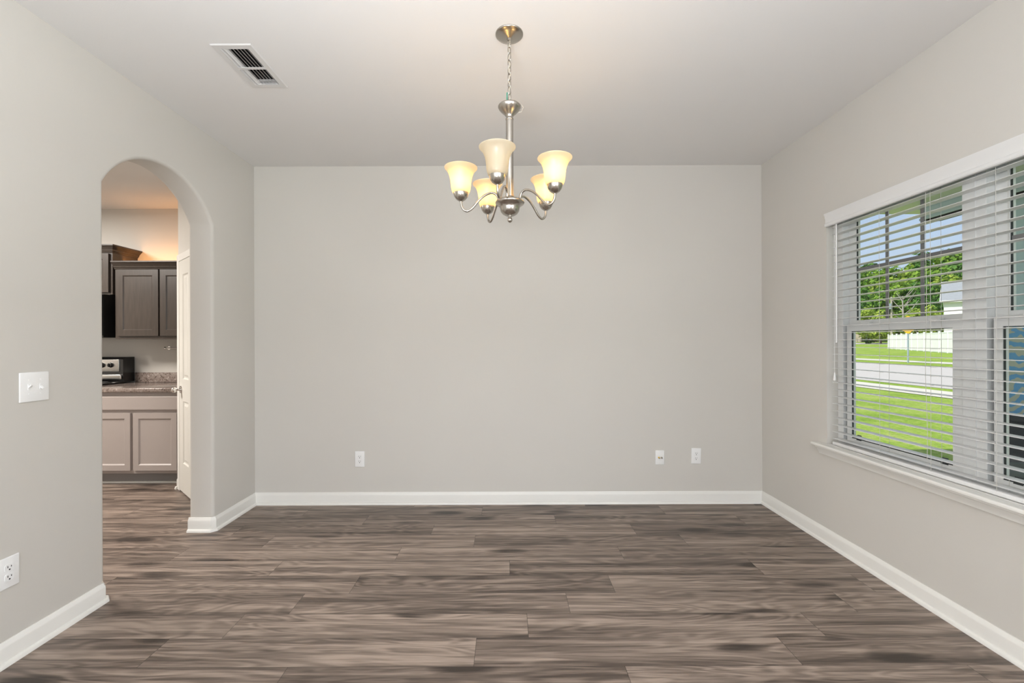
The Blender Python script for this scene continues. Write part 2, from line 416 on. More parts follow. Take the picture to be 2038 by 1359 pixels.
# ------------------------------------------------------------------ room dimensions
XL, XR, YB, H = -2.053, 2.069, 3.531, 2.743      # left wall, right wall, back wall, ceiling
XK = -2.222                                      # kitchen side of the left wall
YR = -3.6                                        # wall behind the camera
KX, KY0, KY1 = -6.0, -.6, 4.62                   # kitchen
JN, JF, SPR, RISE = 2.214, 3.03, 2.13, .25       # arch: near jamb, far jamb, spring height, rise
WY0, WY1, WZ0, WZ1 = 1.17, 2.814, .645, 2.135    # window opening

# floor: one mesh of planks, each board carrying its own grain offset and tone
def build_floor():
    bm = bmesh.new(); uvm = bm.loops.layers.uv.new('metric'); uve = bm.loops.layers.uv.new('edge'); tint = bm.faces.layers.float.new('tint')
    P = .1715; Y0 = 1.754
    known = {0: .0, -1: .75, 1: .0}
    joints = {0: (-.14, 1.19), 1: (.09, 1.41), 2: (.30, 1.69), 3: (-.83, .56), 4: (.01, 1.44), 5: (-.68, .70), 6: (-.22, 1.16), 7: (-.527, .877), 8: (-1.05, .35), 9: (-.2, 1.2), 10: (-.75, .62), -1: (.47, 1.85)}
    rnd = random.Random(4)
    x0, x1 = KX, XR
    k = math.floor((YR-Y0)/P)
    while Y0+k*P < KY1:
        a, b = max(YR, Y0+k*P), min(KY1, Y0+(k+1)*P)
        if k in joints: js = list(joints[k])
        else: u = rnd.uniform(-1.3, 0); js = [u, u+1.36]
        while js[0] > x0: js.insert(0, js[0]-1.36)
        while js[-1] < x1: js.append(js[-1]+1.36)
        for u, v in zip(js, js[1:]):
            ua, va = max(u, x0), min(v, x1)
            if va-ua < .01: continue
            # four strips towards the edges so that the 'edge' coordinate is the distance to the board's rim
            ox, oy, tv = rnd.uniform(0, 60), rnd.uniform(0, 60), rnd.random()
            xs = [ua, ua+.02, va-.02, va] if va-ua > .05 else [ua, va]; ys = [a, a+.02, b-.02, b] if b-a > .05 else [a, b]
            G = [[bm.verts.new((x, y, 0)) for y in ys] for x in xs]
            for i in range(len(xs)-1):
                for j in range(len(ys)-1):
                    f = bm.faces.new((G[i][j], G[i+1][j], G[i+1][j+1], G[i][j+1])); f[tint] = tv
                    for l in f.loops:
                        c = l.vert.co
                        l[uvm].uv = (c.x-u+ox, c.y-a+oy); l[uve].uv = (min(c.x-ua, va-c.x), min(c.y-a, b-c.y))
        k += 1
    me = bpy.data.meshes.new('floor'); bm.to_mesh(me); bm.free(); me.materials.append(M['floor'])
    o = bpy.data.objects.new('floor', me); COL.objects.link(o)
    struct(o, 'grey-brown wood-look plank floor running through dining room and kitchen', 'floor')
build_floor()

# ceiling with the hole of the air register
VX0, VX1, VY0, VY1 = -1.424, -1.222, 2.08, 2.436
b = MB(); hx0, hx1, hy0, hy1 = VX0+.022, VX1-.022, VY0+.022, VY1-.022
b.box(KX, hx0, YR-.2, KY1+.15, H, H+.1); b.box(hx1, XR+.17, YR-.2, KY1+.15, H, H+.1); b.box(hx0, hx1, YR-.2, hy0, H, H+.1); b.box(hx0, hx1, hy1, KY1+.15, H, H+.1)
struct(b.build('ceiling', 'ceiling', origin=(0, 0, 0)), 'white painted ceiling above the dining room and kitchen', 'ceiling')

# left wall with segmental arch
def arch_wall():
    b = MB(); cy = (JN+JF)/2; hw = (JF-JN)/2; rad = (hw*hw+RISE*RISE)/(2*RISE); cz = SPR+RISE-rad
    pts = [(YR, 0), (JN, 0), (JN, SPR)]
    a0 = math.atan2(SPR-cz, -hw); a1 = math.atan2(SPR-cz, hw); n = 36
    for i in range(1, n): a = a0+(a1-a0)*i/n; pts.append((cy+rad*math.cos(a), cz+rad*math.sin(a)))
    pts += [(JF, SPR), (JF, 0), (YB, 0), (YB, H), (-.85, H), (-.85, .7), (-2.35, .7), (-2.35, H), (YR, H)]
    A, B = b.prism(pts, XK, XL, 'X').ends
    k0, k1 = 1, 3+n-1+1     # arch outline indices
    es = []
    for V in (A, B):
        for i in range(k0, k1):
            e = b.bm.edges.get((V[i], V[i+1]))
            if e: es.append(e)
    bmesh.ops.bevel(b.bm, geom=es, offset=.02, segments=4, affect='EDGES', profile=.5)
    return b.build('wall_left', 'wall', origin=(0, 0, 0), smooth=40)
lintel = MB(); lintel.box(XK, XL, -2.35, -.85, 2.2, H)
struct(lintel.build('wall_left_lintel', 'wall', origin=(0, 0, 0)), 'greige wall strip over the side opening behind the viewer', 'wall')
struct(arch_wall(), 'greige left wall with an arched opening to the kitchen', 'wall')
b = MB(); b.box(XK, XR+.16, YB, YB+.115, 0, H)
struct(b.build('wall_back', 'wall', origin=(0, 0, 0)), 'greige back wall behind the chandelier', 'wall')
b = MB()
b.box(XR, XR+.16, WY1, YB+.115, 0, H); b.box(XR, XR+.16, -.7, WY0, 0, H); b.box(XR, XR+.16, YR, -2.3, 0, H); b.box(XR, XR+.16, -2.3, -.7, 0, .7); b.box(XR, XR+.16, -2.3, -.7, 2.2, H); b.box(XR, XR+.16, WY0, WY1, 0, WZ0-.02); b.box(XR, XR+.16, WY0, WY1, WZ1, H)
struct(b.build('wall_right', 'wall', origin=(0, 0, 0)), 'greige right wall around the double window', 'wall')
b = MB()   # wall behind the camera with two window openings
for x0, x1 in ((XK, -1.95), (-.15, .15), (1.95, XR+.16)): b.box(x0, x1, YR-.15, YR, 0, H)
for x0, x1 in ((-1.95, -.15), (.15, 1.95)): b.box(x0, x1, YR-.15, YR, 0, .35); b.box(x0, x1, YR-.15, YR, 2.55, H)
struct(b.build('wall_rear', 'wall', origin=(0, 0, 0)), 'greige wall behind the viewer with two tall window openings', 'wall')
# kitchen shell
b = MB(); b.box(KX, XK-.5, KY1, KY1+.12, 0, H); b.box(XK-.5, XK+.3, KY1, KY1+.12, 0, H)
struct(b.build('wall_kitchen_back', 'wall', origin=(0, 0, 0)), 'grey kitchen wall behind the cabinets', 'wall')
b = MB(); b.box(KX-.12, KX, KY0, KY1+.12, 0, H)
struct(b.build('wall_kitchen_left', 'wall', origin=(0, 0, 0)), 'far left kitchen wall', 'wall')
b = MB(); b.box(KX, XK, KY0-.12, KY0, 0, H)
struct(b.build('wall_kitchen_front', 'wall', origin=(0, 0, 0)), 'near kitchen wall', 'wall')

# corner pantry: diagonal wall with door (local frame: x along the wall, front faces local -y)
PT = (-2.965, 3.92, 0); PA = math.atan2(-.663, .749); PL = .985
wp = local('wall_pantry', PT, PA); struct(wp, 'diagonal corner pantry wall beside the arch', 'wall')
b = MB(); b.box(0, .066, 0, .1, 0, H); b.box(.79, PL, 0, .1, 0, H); b.box(.066, .79, 0, .1, 2.05, H); b.build('wall_panel', 'wall', wp)
b = MB(); b.sweep([(.004, .3), (.0, 0.0), (.006, 0.0)], [(.0, 0), (.028, 0), (.024, .02), (.014, .024), (.014, .082), (.008, .097), (0, .097)], side=-1)
b.build('baseboard_return', 'trim', wp, smooth=35)
dr = local('door_1', PT, PA); struct(dr, 'white panelled pantry door seen edge-on past the arch', 'door')
b = MB(); lx0, lx1 = .074, .782
pz = [(lx0+.115, (lx0+lx1)/2-.05, .264, .807), ((lx0+lx1)/2+.05, lx1-.115, .264, .807), (lx0+.115, (lx0+lx1)/2-.05, 1.0, 1.91), ((lx0+lx1)/2+.05, lx1-.115, 1.0, 1.91)]
b.panel_door(lx0, lx1, -.009, .012, 2.035, .035, pz, rec=.009, raised=True); b.build('door_leaf', 'door', dr)
b = MB()
for x0, x1, z0, z1 in ((.004, .071, 0, 2.10), (.785, .848, 0, 2.10), (.071, .785, 2.038, 2.10)): b.box(x0, x1, -.0125, .0, z0, z1, .004)
b.build('door_casing', 'trim', dr)
hd = MB(); hz = .905; hx = .132
hd.tube([(hx, -.009, hz), (hx, -.015, hz), (hx, -.0155, hz), (hx, -.019, hz)], [.033, .031, .026, .017], 22); hd.tube([(hx, -.016, hz), (hx, -.038, hz), (hx, -.046, hz), (hx, -.056, hz), (hx, -.068, hz), (hx, -.076, hz), (hx, -.079, hz)], [.011, .011, .019, .025, .025, .018, .006], 18)
h = hd.build('door_handle', 'chrome', dr, smooth=60); h['label'] = 'polished metal door knob'

# baseboards with shoe moulding
PROF = [(0, 0), (.027, 0), (.027, .007), (.0235, .0145), (.0155, .019), (.0135, .019), (.0135, .073), (.0115, .081), (.0065, .090), (.004, .097), (0, .097)]
b = MB(); b.sweep([(XL, YR), (XL, JN-.016), (XL-.016, JN), (XK, JN)], PROF, side=-1)
struct(b.build('baseboard_left', 'trim', origin=(0, 0, 0), smooth=35), 'white baseboard along the left wall before the arch', 'baseboard')
b = MB(); b.sweep([(XK, JF), (XL-.016, JF), (XL, JF+.016), (XL, YB), (XR, YB), (XR, YR)], PROF, side=-1)
struct(b.build('baseboard_back', 'trim', origin=(0, 0, 0), smooth=35), 'white baseboard from arch pier around the back and right walls', 'baseboard')

# ------------------------------------------------------------------ window unit, stool, apron
win = empty('window_1', (XR+.1, (WY0+WY1)/2, WZ0)); struct(win, 'white vinyl double window with grey grids in the right wall', 'window')
YM = 1.992
b = MB(); FX0, FX1 = XR+.071, XR+.142
b.box(FX0, FX1, WY0, WY0+.045, WZ0, WZ1, .002); b.box(FX0, FX1, WY1-.045, WY1, WZ0, WZ1, .002); b.box(FX0, FX1, YM-.052, YM+.052, WZ0, WZ1, .002)

for ya, yb in ((WY0+.045, YM-.052), (YM+.052, WY1-.045)): b.box(FX0, FX1, ya, yb, WZ1-.035, WZ1); b.box(FX0, FX1, ya, yb, WZ0, WZ0+.028)
b.box(FX0-.004, FX0+.002, YM-.009, YM-.004, WZ0, WZ1)
b.build('window_frame', 'vinyl', win)
for n, (a, c) in enumerate(((YM+.052, WY1-.045), (WY0+.045, YM-.052))):
    # dark balance tracks at both sides
    b = MB()
    b.box(FX0+.03, FX0+.036, c-.024, c, WZ0+.028, 1.40)
    b.build('balance_track', 'gasket', win)
    lo = MB(); s0, s1 = a+.0005, c-.021; xs0, xs1 = FX0+.008, FX0+.036
    zt, zb = 1.412, WZ0+.026
    lo.box(xs0, xs1, s0, s0+.052, zb, zt); lo.box(xs0, xs1, s1-.034, s1, zb, zt); lo.box(xs0, xs1, s0+.052, s1-.034, zt-.042, zt); lo.box(xs0, xs1, s0+.052, s1-.034, zb, zb+.034)
    lower = lo.build('lower_sash', 'vinyl', win)
    g = MB(); g.box(xs0+.012, xs0+.016, s0+.048, s1-.03, zb+.03, zt-.038); g.build('pane', 'glass', lower)
    k = MB()
    gx0, gx1 = xs0+.004, xs0+.0115
    for y0, y1, z0, z1 in ((s0+.052, s0+.054, zb+.034, zt-.042), (s1-.0375, s1-.034, zb+.034, zt-.042), (s0+.052, s1-.034, zt-.045, zt-.042), (s0+.052, s1-.034, zb+.034, zb+.038)): k.box(gx0, gx1, y0, y1, z0, z1)
    k.build('gasket', 'gasket', lower)
    for f in (.13, .87):
        t = MB(); yy = s0+(s1-s0)*f; t.prism([(yy-.018, zb+.03), (yy+.018, zb+.03), (yy+.012, zb+.062), (yy-.012, zb+.062)], xs0-.002, xs0+.006, 'X'); t.build('sash_lift', 'gasket', lower)
    lk = MB(); lk.box(xs0-.004, xs0+.02, (s0+s1)/2-.24, (s0+s1)/2-.18, zt, zt+.009, .003); lk.box(xs0-.004, xs0+.02, (s0+s1)/2+.18, (s0+s1)/2+.24, zt, zt+.009, .003); lk.build('sash_lock', 'vinyl', lower)
    up = MB(); xu0, xu1 = FX0+.039, FX0+.066; s0, s1 = a+.001, c-.001; zb, zt = 1.396, WZ1-.035
    up.box(xu0, xu1, s0, s0+.030, zb, zt); up.box(xu0, xu1, s1-.056, s1, zb, zt); up.box(xu0, xu1, s0+.030, s1-.056, zb, zb+.042); up.box(xu0, xu1, s0+.030, s1-.056, zt-.034, zt)
    upper = up.build('upper_sash', 'vinyl', win)
    g = MB(); g.box(xu0+.012, xu0+.016, s0+.026, s1-.05, zb+.038, zt-.03); g.build('pane', 'glass', upper)
    k = MB(); k.box(xu0+.004, xu0+.0115, s1-.0595, s1-.056, zb+.042, zt-.034); k.build('gasket', 'gasket', upper)
    m_ = MB(); ga, gc = s0+.030, s1-.056; zm = (zb+.042+zt-.034)/2
    for f in (1/3, 2/3): yy = ga+(gc-ga)*f; m_.box(xu0+.006, xu0+.011, yy-.0095, yy+.0095, zb+.042, zt-.034)
    m_.box(xu0+.0055, xu0+.0105, ga, gc, zm-.0095, zm+.0095)
    m_.build('muntin_grid', 'muntin', upper)
st = MB(); st.box(XR-.001, XR+.0705, WY0+.001, WY1-.001, WZ0-.02, WZ0, .0); st.box(XR-.058, XR-.001, WY0-.075, WY1+.075, WZ0-.02, WZ0, .006, 3)
sill = st.build('trim_1', 'trim', smooth=35); struct(sill, 'white window stool ledge below the blind', 'sill')
ap = MB(); z = WZ0-.02
ap.prism([(XR, z), (XR-.042, z), (XR-.040, z-.010), (XR-.030, z-.016), (XR-.024, z-.028), (XR-.016, z-.04), (XR-.013, z-.052), (XR, z-.052)], WY0-.055, WY1+.055, 'Y')
apo = ap.build('trim_2', 'trim', smooth=30); struct(apo, 'moulded white apron under the window ledge', 'trim')
# ------------------------------------------------------------------ blind
bl = empty('window_blind', (XR+.04, (WY0+WY1)/2, WZ0)); tag(bl, 'white horizontal slat blind hanging open in the right window', 'blind', None)
SY0, SY1 = WY0+.02, WY1-.028
v = MB(); z0, z1 = 2.045, 2.129
v.prism([(XR-.012, z0), (XR-.016, z0+.006), (XR-.016, z0+.018), (XR-.011, z0+.024), (XR-.011, z0+.05), (XR-.015, z0+.058), (XR-.015, z0+.066), (XR-.020, z1-.008), (XR-.020, z1), (XR+.004, z1), (XR+.004, z0)], WY0+.004, WY1-.004, 'Y')
v.build('valance', 'slat', bl, smooth=30)
hr = MB(); hr.box(XR+.012, XR+.066, SY0, SY1, 2.075, 2.125); hr.build('headrail', 'slat', bl)
def slat_bm(z, th=.0022):
    s = MB(); xc = XR+.039; n = 6; w = .0253
    top = [(xc-w+2*w*i/n, z+.0008*(1-((i/n)*2-1)**2)) for i in range(n+1)]
    pts = top + [(x, q-th) for x, q in reversed(top)]
    s.prism(pts, SY0, SY1, 'Y'); return s
for n in range(-13, 17):
    s = slat_bm(1.317+.045*n); s.build('slat', 'slat', bl, smooth=30)
s = slat_bm(.690); s.build('slat', 'slat', bl, smooth=30)
br = MB(); br.box(XR+.012, XR+.066, SY0, SY1, .6475, .668, .004); br.build('bottom_rail', 'slat', bl, smooth=30)
for yy in (2.43, 2.137, 1.85, 1.56):
    c = MB()
    for x in (XR+.0125, XR+.0655): c.cyl((x, yy, .665), (x, yy, 2.08), .0009, 5)
    for n in range(-13, 17): c.cyl((XR+.0125, yy+.004, 1.313+.045*n), (XR+.0655, yy+.004, 1.313+.045*n), .0006, 4)
    c.build('ladder_cord', 'cord', bl)
def wiggle(y0, x, za, zb, amp, n=22, ph=0):
    return [(x, y0+amp*math.sin(i*.55+ph)*(i/n), za+(zb-za)*i/n) for i in range(n+1)]
c = MB(); c.tube(wiggle(2.155, XR+.008, 2.06, .72, .006), .0011, 6); c.build('lift_cord', 'cord', bl)
c = MB(); c.tube([(XR+.004, 2.735, 2.06), (XR+.003, 2.735, 1.30)], .0042, 8); c.build('tilt_wand', 'plastic', bl, smooth=40)
c = MB(); c.tube([(XR+.002, 2.748, 2.06), (XR+.001, 2.749, 1.10)], .0011, 6); c.tube([(XR+.001, 2.749, 1.11), (XR+.001, 2.749, 1.095), (XR+.001, 2.749, 1.065), (XR+.001, 2.749, 1.06)], [.003, .005, .0085, .006], 10); c.build('cord_tassel', 'plastic', bl, smooth=40)

# ------------------------------------------------------------------ wall plates
def plate_mb(w, h):
    p = MB(); p.box(-w/2, w/2, -.0065, 0, -h/2, h/2, .0035, 3); return p
def screw(parent, x, z):
    q = MB(); q.tube([(x, -.0062, z), (x, -.0078, z)], [.0032, .0025], 12); q.build('screw', 'plastic', parent, smooth=40)
def outlet(loc, rz, label, w=.078, h=.127, tilt=0):
    r = local('wall_outlet', loc, rz, tilt); tag(r, label, 'outlet', 'duplex wall outlets')
    plate_mb(w, h).build('plate', 'plastic', r, smooth=40)
    for zc in (.0195, -.0195):
        q = MB(); pts = []
        for i in range(28):
            a = 2*PI*i/28; pts.append((max(-.0165, min(.0165, .0178*math.cos(a)*1.08)), zc+max(-.0142, min(.0142, .0178*math.sin(a)))))
        q.prism(pts, -.0085, -.006, 'Y'); rc = q.build('receptacle', 'plastic', r, smooth=40)
        d = MB(); d.box(-.0075, -.005, -.0089, -.0080, zc+.000, zc+.0085); d.box(.005, .0075, -.0089, -.0080, zc+.001, zc+.0075)
        d.tube([(0, -.0080, zc-.0075), (0, -.0089, zc-.0075)], .0032, 10); d.build('slots', 'slot', rc)
    screw(r, 0, 0); return r
outlet((-1.200, YB, .366), 0, 'white duplex outlet on the back wall, under the chandelier and left of it')
outlet((1.530, YB, .382), 0, 'white duplex outlet on back wall between cable jack and right corner', tilt=R(1.6))
outlet((XL, 1.783, .372), PI/2, 'white duplex outlet low on the left wall below the light switches')
r = local('cable_jack_plate', (1.235, YB, .371), 0); tag(r, 'white wall plate with two brass cable jacks on the back wall', 'wall plate')
plate_mb(.072, .115).build('plate', 'plastic', r, smooth=40)
for x, mm in ((-.009, 'brass'), (.012, 'nickel')):
    q = MB(); q.tube([(x, -.006, 0), (x, -.010, 0), (x, -.010, 0), (x, -.024, 0)], [.0075, .0075, .0048, .0048], 12); q.build('coax_connector', mm, r, smooth=30)
screw(r, 0, .042); screw(r, 0, -.042)
r = local('light_switch', (XL, 1.883, 1.123), PI/2); tag(r, 'white two-gang light switch plate on the left wall', 'light switch')
plate_mb(.118, .127).build('plate', 'plastic', r, smooth=40)
for x, up_ in ((-.023, 1), (.023, -1)):
    q = MB(); q.box(x-.0052, x+.0052, -.0078, -.0055, -.012, .012, .001); c = q.build('switch_bezel', 'plastic', r)
    q = MB(); q.prism([(-.007, -.005), (-.0195, .010*up_-.0025), (-.0195, .010*up_+.0035), (-.007, .005)], x-.004, x+.004, 'X'); q.build('toggle', 'plastic', r)
    screw(r, x, .030); screw(r, x, -.030)

# ------------------------------------------------------------------ ceiling air register
vt = empty('air_vent', ((VX0+VX1)/2, (VY0+VY1)/2, H)); tag(vt, 'white louvred air register in the ceiling left of the chandelier', 'air vent')
b = MB(); z0, z1 = H-.006, H
fo = [(VX0, VY0), (VX1, VY0), (VX1, VY1), (VX0, VY1)]; w = .032
fi = [(VX0+w, VY0+w), (VX1-w, VY0+w), (VX1-w, VY1-w), (VX0+w, VY1-w)]; fm = [(VX0+.005, VY0+.005), (VX1-.005, VY0+.005), (VX1-.005, VY1-.005), (VX0+.005, VY1-.005)]
rows = [[b.bm.verts.new((x, y, z)) for x, y in q] for q, z in ((fo, H-.0005), (fm, z0), (fi, z0), (fi, H+.014))]
for a, c in zip(rows, rows[1:]):
    for i in range(4): b.bm.faces.new((a[i], a[(i+1) % 4], c[(i+1) % 4], c[i]))
bmesh.ops.recalc_face_normals(b.bm, faces=b.bm.faces[:])
b.build('frame', 'ventmetal', vt)
ix0, ix1, iy0, iy1 = VX0+w, VX1-w, VY0+w, VY1-w; ym = (iy0+iy1)/2
NL = 8
for i in range(NL):
    xc = ix0+(ix1-ix0)*(i+.5)/NL; ang = R(40 if i < 2 else -34); dx = .0085*math.sin(ang); dz = .0085*math.cos(ang)
    q = MB(); q.prism([(xc-dx-.0006, H-.0075), (xc-dx+.0006, H-.0075), (xc+dx+.0006, H-.0075+2*dz), (xc+dx-.0006, H-.0075+2*dz)], iy0-.001, iy1+.001, 'Y'); q.build('louver', 'ventmetal', vt)
q = MB(); q.box(ix0-.001, ix1+.001, ym-.008, ym+.008, H-.0085, H-.0055); q.build('crossbar', 'ventmetal', vt)
q = MB(); q.box(ix0, ix1, iy1-.022, iy1-.018, H+.001, H+.012); q.build('damper', 'ventmetal', vt)
q = MB(); x0, x1, y0, y1 = hx0+.0005, hx1-.0005, hy0+.0005, hy1-.0005
q.box(x0, x1, y0, y1, H+.085, H+.09); q.box(x0, x0+.003, y0, y1, H+.001, H+.088); q.box(x1-.003, x1, y0, y1, H+.001, H+.088); q.box(x0, x1, y0, y0+.003, H+.001, H+.088); q.box(x0, x1, y1-.003, y1, H+.001, H+.088)
q.build('duct_boot', 'duct', vt)

# ------------------------------------------------------------------ chandelier
CX, CY = .0145, 2.024
ch = empty('chandelier', (CX, CY, 1.865)); tag(ch, 'brushed nickel chandelier with five bell glass shades, front one unlit', 'chandelier')
def lat(prof, name, m='nickel', parent=None, c=(CX, CY, 0), n=40, sm=50):
    return MB().lathe(prof, c, n).build(name, m, parent or ch, smooth=sm)
lat([(0, H), (.0645, H), (.0645, H-.004), (.061, H-.007), (.045, H-.0125), (.02, H-.020), (.011, H-.023), (.010, H-.032), (0, H-.033)], 'canopy')
# chain of alternating oval links
lk_h, lk_w, lr = .041, .0215, .0026
zc = H-.044; i = 0; chain_root = None
zend = 2.418
pitch = .0315
nlk = int((zc-zend)/pitch)+1
for i in range(nlk):
    q = MB(); z = zc-i*pitch; pts = []
    for k in range(20):
        a = 2*PI*k/20; u = (lk_w/2-lr)*math.cos(a); w_ = (lk_h/2-lr)*math.sin(a)
        w_ = max(-lk_h/2+lr, min(lk_h/2-lr, w_*1.12))
        rz = (PI/4) if i % 2 else (-PI/4)
        pts.append((CX+u*math.cos(rz), CY+u*math.sin(rz), z+w_))
    q.tube(pts, lr, 6, closed=True); q.build('chain_link', 'nickel', ch, smooth=60)
q = MB(); q.tube([(CX+.004*math.sin(k*1.5), CY+.004*math.cos(k*1.5)-.003, H-.03-(H-.03-2.40)*k/26) for k in range(27)], .0017, 6); q.build('lamp_cord', 'clearcord', ch, smooth=60)
q = MB(); q.tube([(CX-.011, CY-.004, 2.468), (CX-.0115, CY-.004, 2.44), (CX-.010, CY-.004, 2.415)], .0028, 6); q.build('ground_wire', 'green_tape', ch, smooth=60)
q = MB(); q.tube([(CX+.02, CY-.01, 2.42), (CX+.05, CY-.012, 2.415), (CX+.063, CY-.012, 2.395), (CX+.055, CY-.012, 2.375), (CX+.04, CY-.012, 2.372)], .0009, 6); q.build('loose_wire', 'clearcord', ch)
lat([(0, 2.412), (.050, 2.410), (.0535, 2.406), (.0535, 2.402), (.048, 2.392), (.034, 2.377), (.022, 2.366), (.0165, 2.357), (.0165, 2.350), (.0185, 2.348), (.0185, 2.343), (.0165, 2.341), (0, 2.341)], 'top_cup')
lat([(0, 2.342), (.0172, 2.342), (.0172, 1.992), (.0205, 1.991), (.0205, 1.985), (.018, 1.983), (.020, 1.979), (0, 1.979)], 'stem')
lat([(0, 1.981), (.020, 1.980), (.038, 1.973), (.058, 1.968), (.066, 1.962), (.068, 1.957), (.066, 1.952), (.056, 1.945), (.047, 1.938), (.0455, 1.930), (.043, 1.918), (.035, 1.906), (.022, 1.898), (.012, 1.896), (0, 1.896)], 'hub')
lat([(0, 1.898), (.011, 1.897), (.011, 1.892), (.006, 1.890), (.006, 1.887), (.010, 1.885), (.0120, 1.878), (.010, 1.870), (.004, 1.8655), (0, 1.865)], 'finial')
ARM = [(.052, 1.958), (.054, 1.975), (.060, 1.990), (.071, 2.000), (.086, 2.003), (.103, 1.998), (.122, 1.987), (.140, 1.971), (.156, 1.953), (.171, 1.935), (.186, 1.922), (.200, 1.917), (.2125, 1.922), (.2215, 1.934), (.2262, 1.951), (.2268, 1.968)]
def smooth_curve(P, k=5):
    out = []
    for i in range(len(P)-1):
        p0, p1, p2, p3 = P[max(i-1, 0)], P[i], P[i+1], P[min(i+2, len(P)-1)]
        for j in range(k):
            t = j/k
            out.append(tuple(.5*(2*b_+(c_-a_)*t+(2*a_-5*b_+4*c_-d_)*t*t+(3*b_-a_-3*c_+d_)*t**3) for a_, b_, c_, d_ in zip(p0, p1, p2, p3)))
    return out+[P[-1]]
ARM = smooth_curve(ARM)
SH = [(.0335, 2.000), (.0385, 2.003), (.0425, 2.012), (.0450, 2.026), (.0468, 2.044), (.0490, 2.062), (.0530, 2.079), (.0600, 2.096), (.0680, 2.108), (.0760, 2.1155), (.0765, 2.118), (.0745, 2.119)]
for ang, lit in ((37.5, 1), (119.5, 1), (182, 1), (256.5, 0), (330.5, 1)):
    a = R(ang); ca, sa = math.cos(a), math.sin(a); RR = .2268
    q = MB(); q.tube([(CX+r_*ca, CY+r_*sa, z) for r_, z in ARM], .0056, 10)
    arm = q.build('arm', 'nickel', ch, smooth=60)
    c = (CX+RR*ca, CY+RR*sa, 0)
    cup = lat([(0, 1.962), (.010, 1.963), (.022, 1.971), (.0305, 1.983), (.0340, 1.996), (.0345, 2.003), (.0325, 2.003), (.030, 1.992), (.012, 1.985), (.012, 2.020), (0, 2.020)], 'lamp_holder', c=c)
    inner = [(r_-.0028, z+.001) for r_, z in SH[::-1]]
    shade = lat(SH+inner, 'glass_shade', 'frost', c=c, n=48, sm=80)
    shade['label'] = 'glowing amber bell shade' if lit else 'unlit white frosted bell shade'
    q = MB(); q.lathe([(0, 2.016), (.009, 2.018), (.010, 2.038), (.0145, 2.046), (.0175, 2.056), (.0165, 2.066), (.010, 2.075), (0, 2.078)], c, 20)
    q.build('bulb', 'bulb' if lit else 'bulb_off', ch, smooth=60)

# ------------------------------------------------------------------ kitchen
KW = KY1
def crown(b, x0, x1, yf, z0, proj=.05, h=.075, ret_l=True, ret_r=True, yb=KW):
    prof = [(0, z0), (.006, z0), (.010, z0+.012), (.016, z0+.016), (.020, z0+.030), (.034, z0+.046), (.040, z0+.054), (.048, z0+.060), (proj, z0+.064), (proj, z0+h), (0, z0+h)]
    path = [(x1, yb), (x1, yf), (x0, yf)] if ret_r else [(x1, yf), (x0, yf)]
    if ret_l: path.append((x0, yb))
    b.sweep(path, prof, side=-1 if False else 1)
# wall cabinet right of the microwave
CF = 4.30
x0, x1 = -3.875, -2.955
wc = empty('wall_cabinet', ((x0+x1)/2, CF+.15, 1.36)); tag(wc, 'espresso two-door wall cabinet over the granite counter', 'cabinet')
MB().box(x0, x1, CF, KW, 1.356, 2.06).build('body', 'espresso', wc)
for a, c in ((x0+.03, -3.437), (-3.420, -2.985)):
    MB().panel_door(a, c, CF-.02, 1.385, 2.04, .02, frame=.058, rec=.008).build('door', 'espresso', wc)
b = MB(); crown(b, x0, x1, CF-.005, 2.045, ret_l=False, ret_r=False); b.box(x0, x1, CF-.002, KW, 2.045, 2.115); b.build('crown_moulding', 'espresso', wc, smooth=20)
# taller cabinet over the microwave
x0, x1 = -4.72, -3.925; CF2 = 4.325
tc_ = empty('microwave_cabinet', ((x0+x1)/2, CF2+.15, 1.80)); tag(tc_, 'taller espresso wall cabinet with crown moulding above the microwave', 'cabinet')
MB().box(x0, x1, CF2, KW, 1.80, 2.23).build('body', 'espresso', tc_)
for a, c in ((x0+.025, -4.335), (-4.315, x1-.025)):
    MB().panel_door(a, c, CF2-.02, 1.82, 2.205, .02, frame=.055, rec=.008).build('door', 'espresso', tc_)
b = MB(); crown(b, x0, x1, CF2-.003, 2.215, ret_l=True, ret_r=True); b.box(x0, x1, CF2, KW, 2.225, 2.288); b.build('crown_moulding', 'espresso', tc_, smooth=20)
# microwave
x0, x1 = -4.70, -3.94
mw = empty('microwave', ((x0+x1)/2, 4.4, 1.37)); tag(mw, 'black over-range microwave under the taller cabinet', 'microwave')
MB().box(x0, x1, 4.24, KW, 1.37, 1.795, .004).build('body', 'black_app', mw)
MB().box(x0, x1-.16, 4.215, 4.24, 1.39, 1.79, .004).build('door', 'black_app', mw)
MB().box(x1-.155, x1, 4.218, 4.24, 1.39, 1.79, .004).build('control_panel', 'black_app', mw)
q = MB(); q.tube([(x1-.175, 4.215, 1.44), (x1-.175, 4.18, 1.45), (x1-.175, 4.18, 1.73), (x1-.175, 4.215, 1.74)], .009, 10); q.build('handle', 'steel', mw, smooth=50)
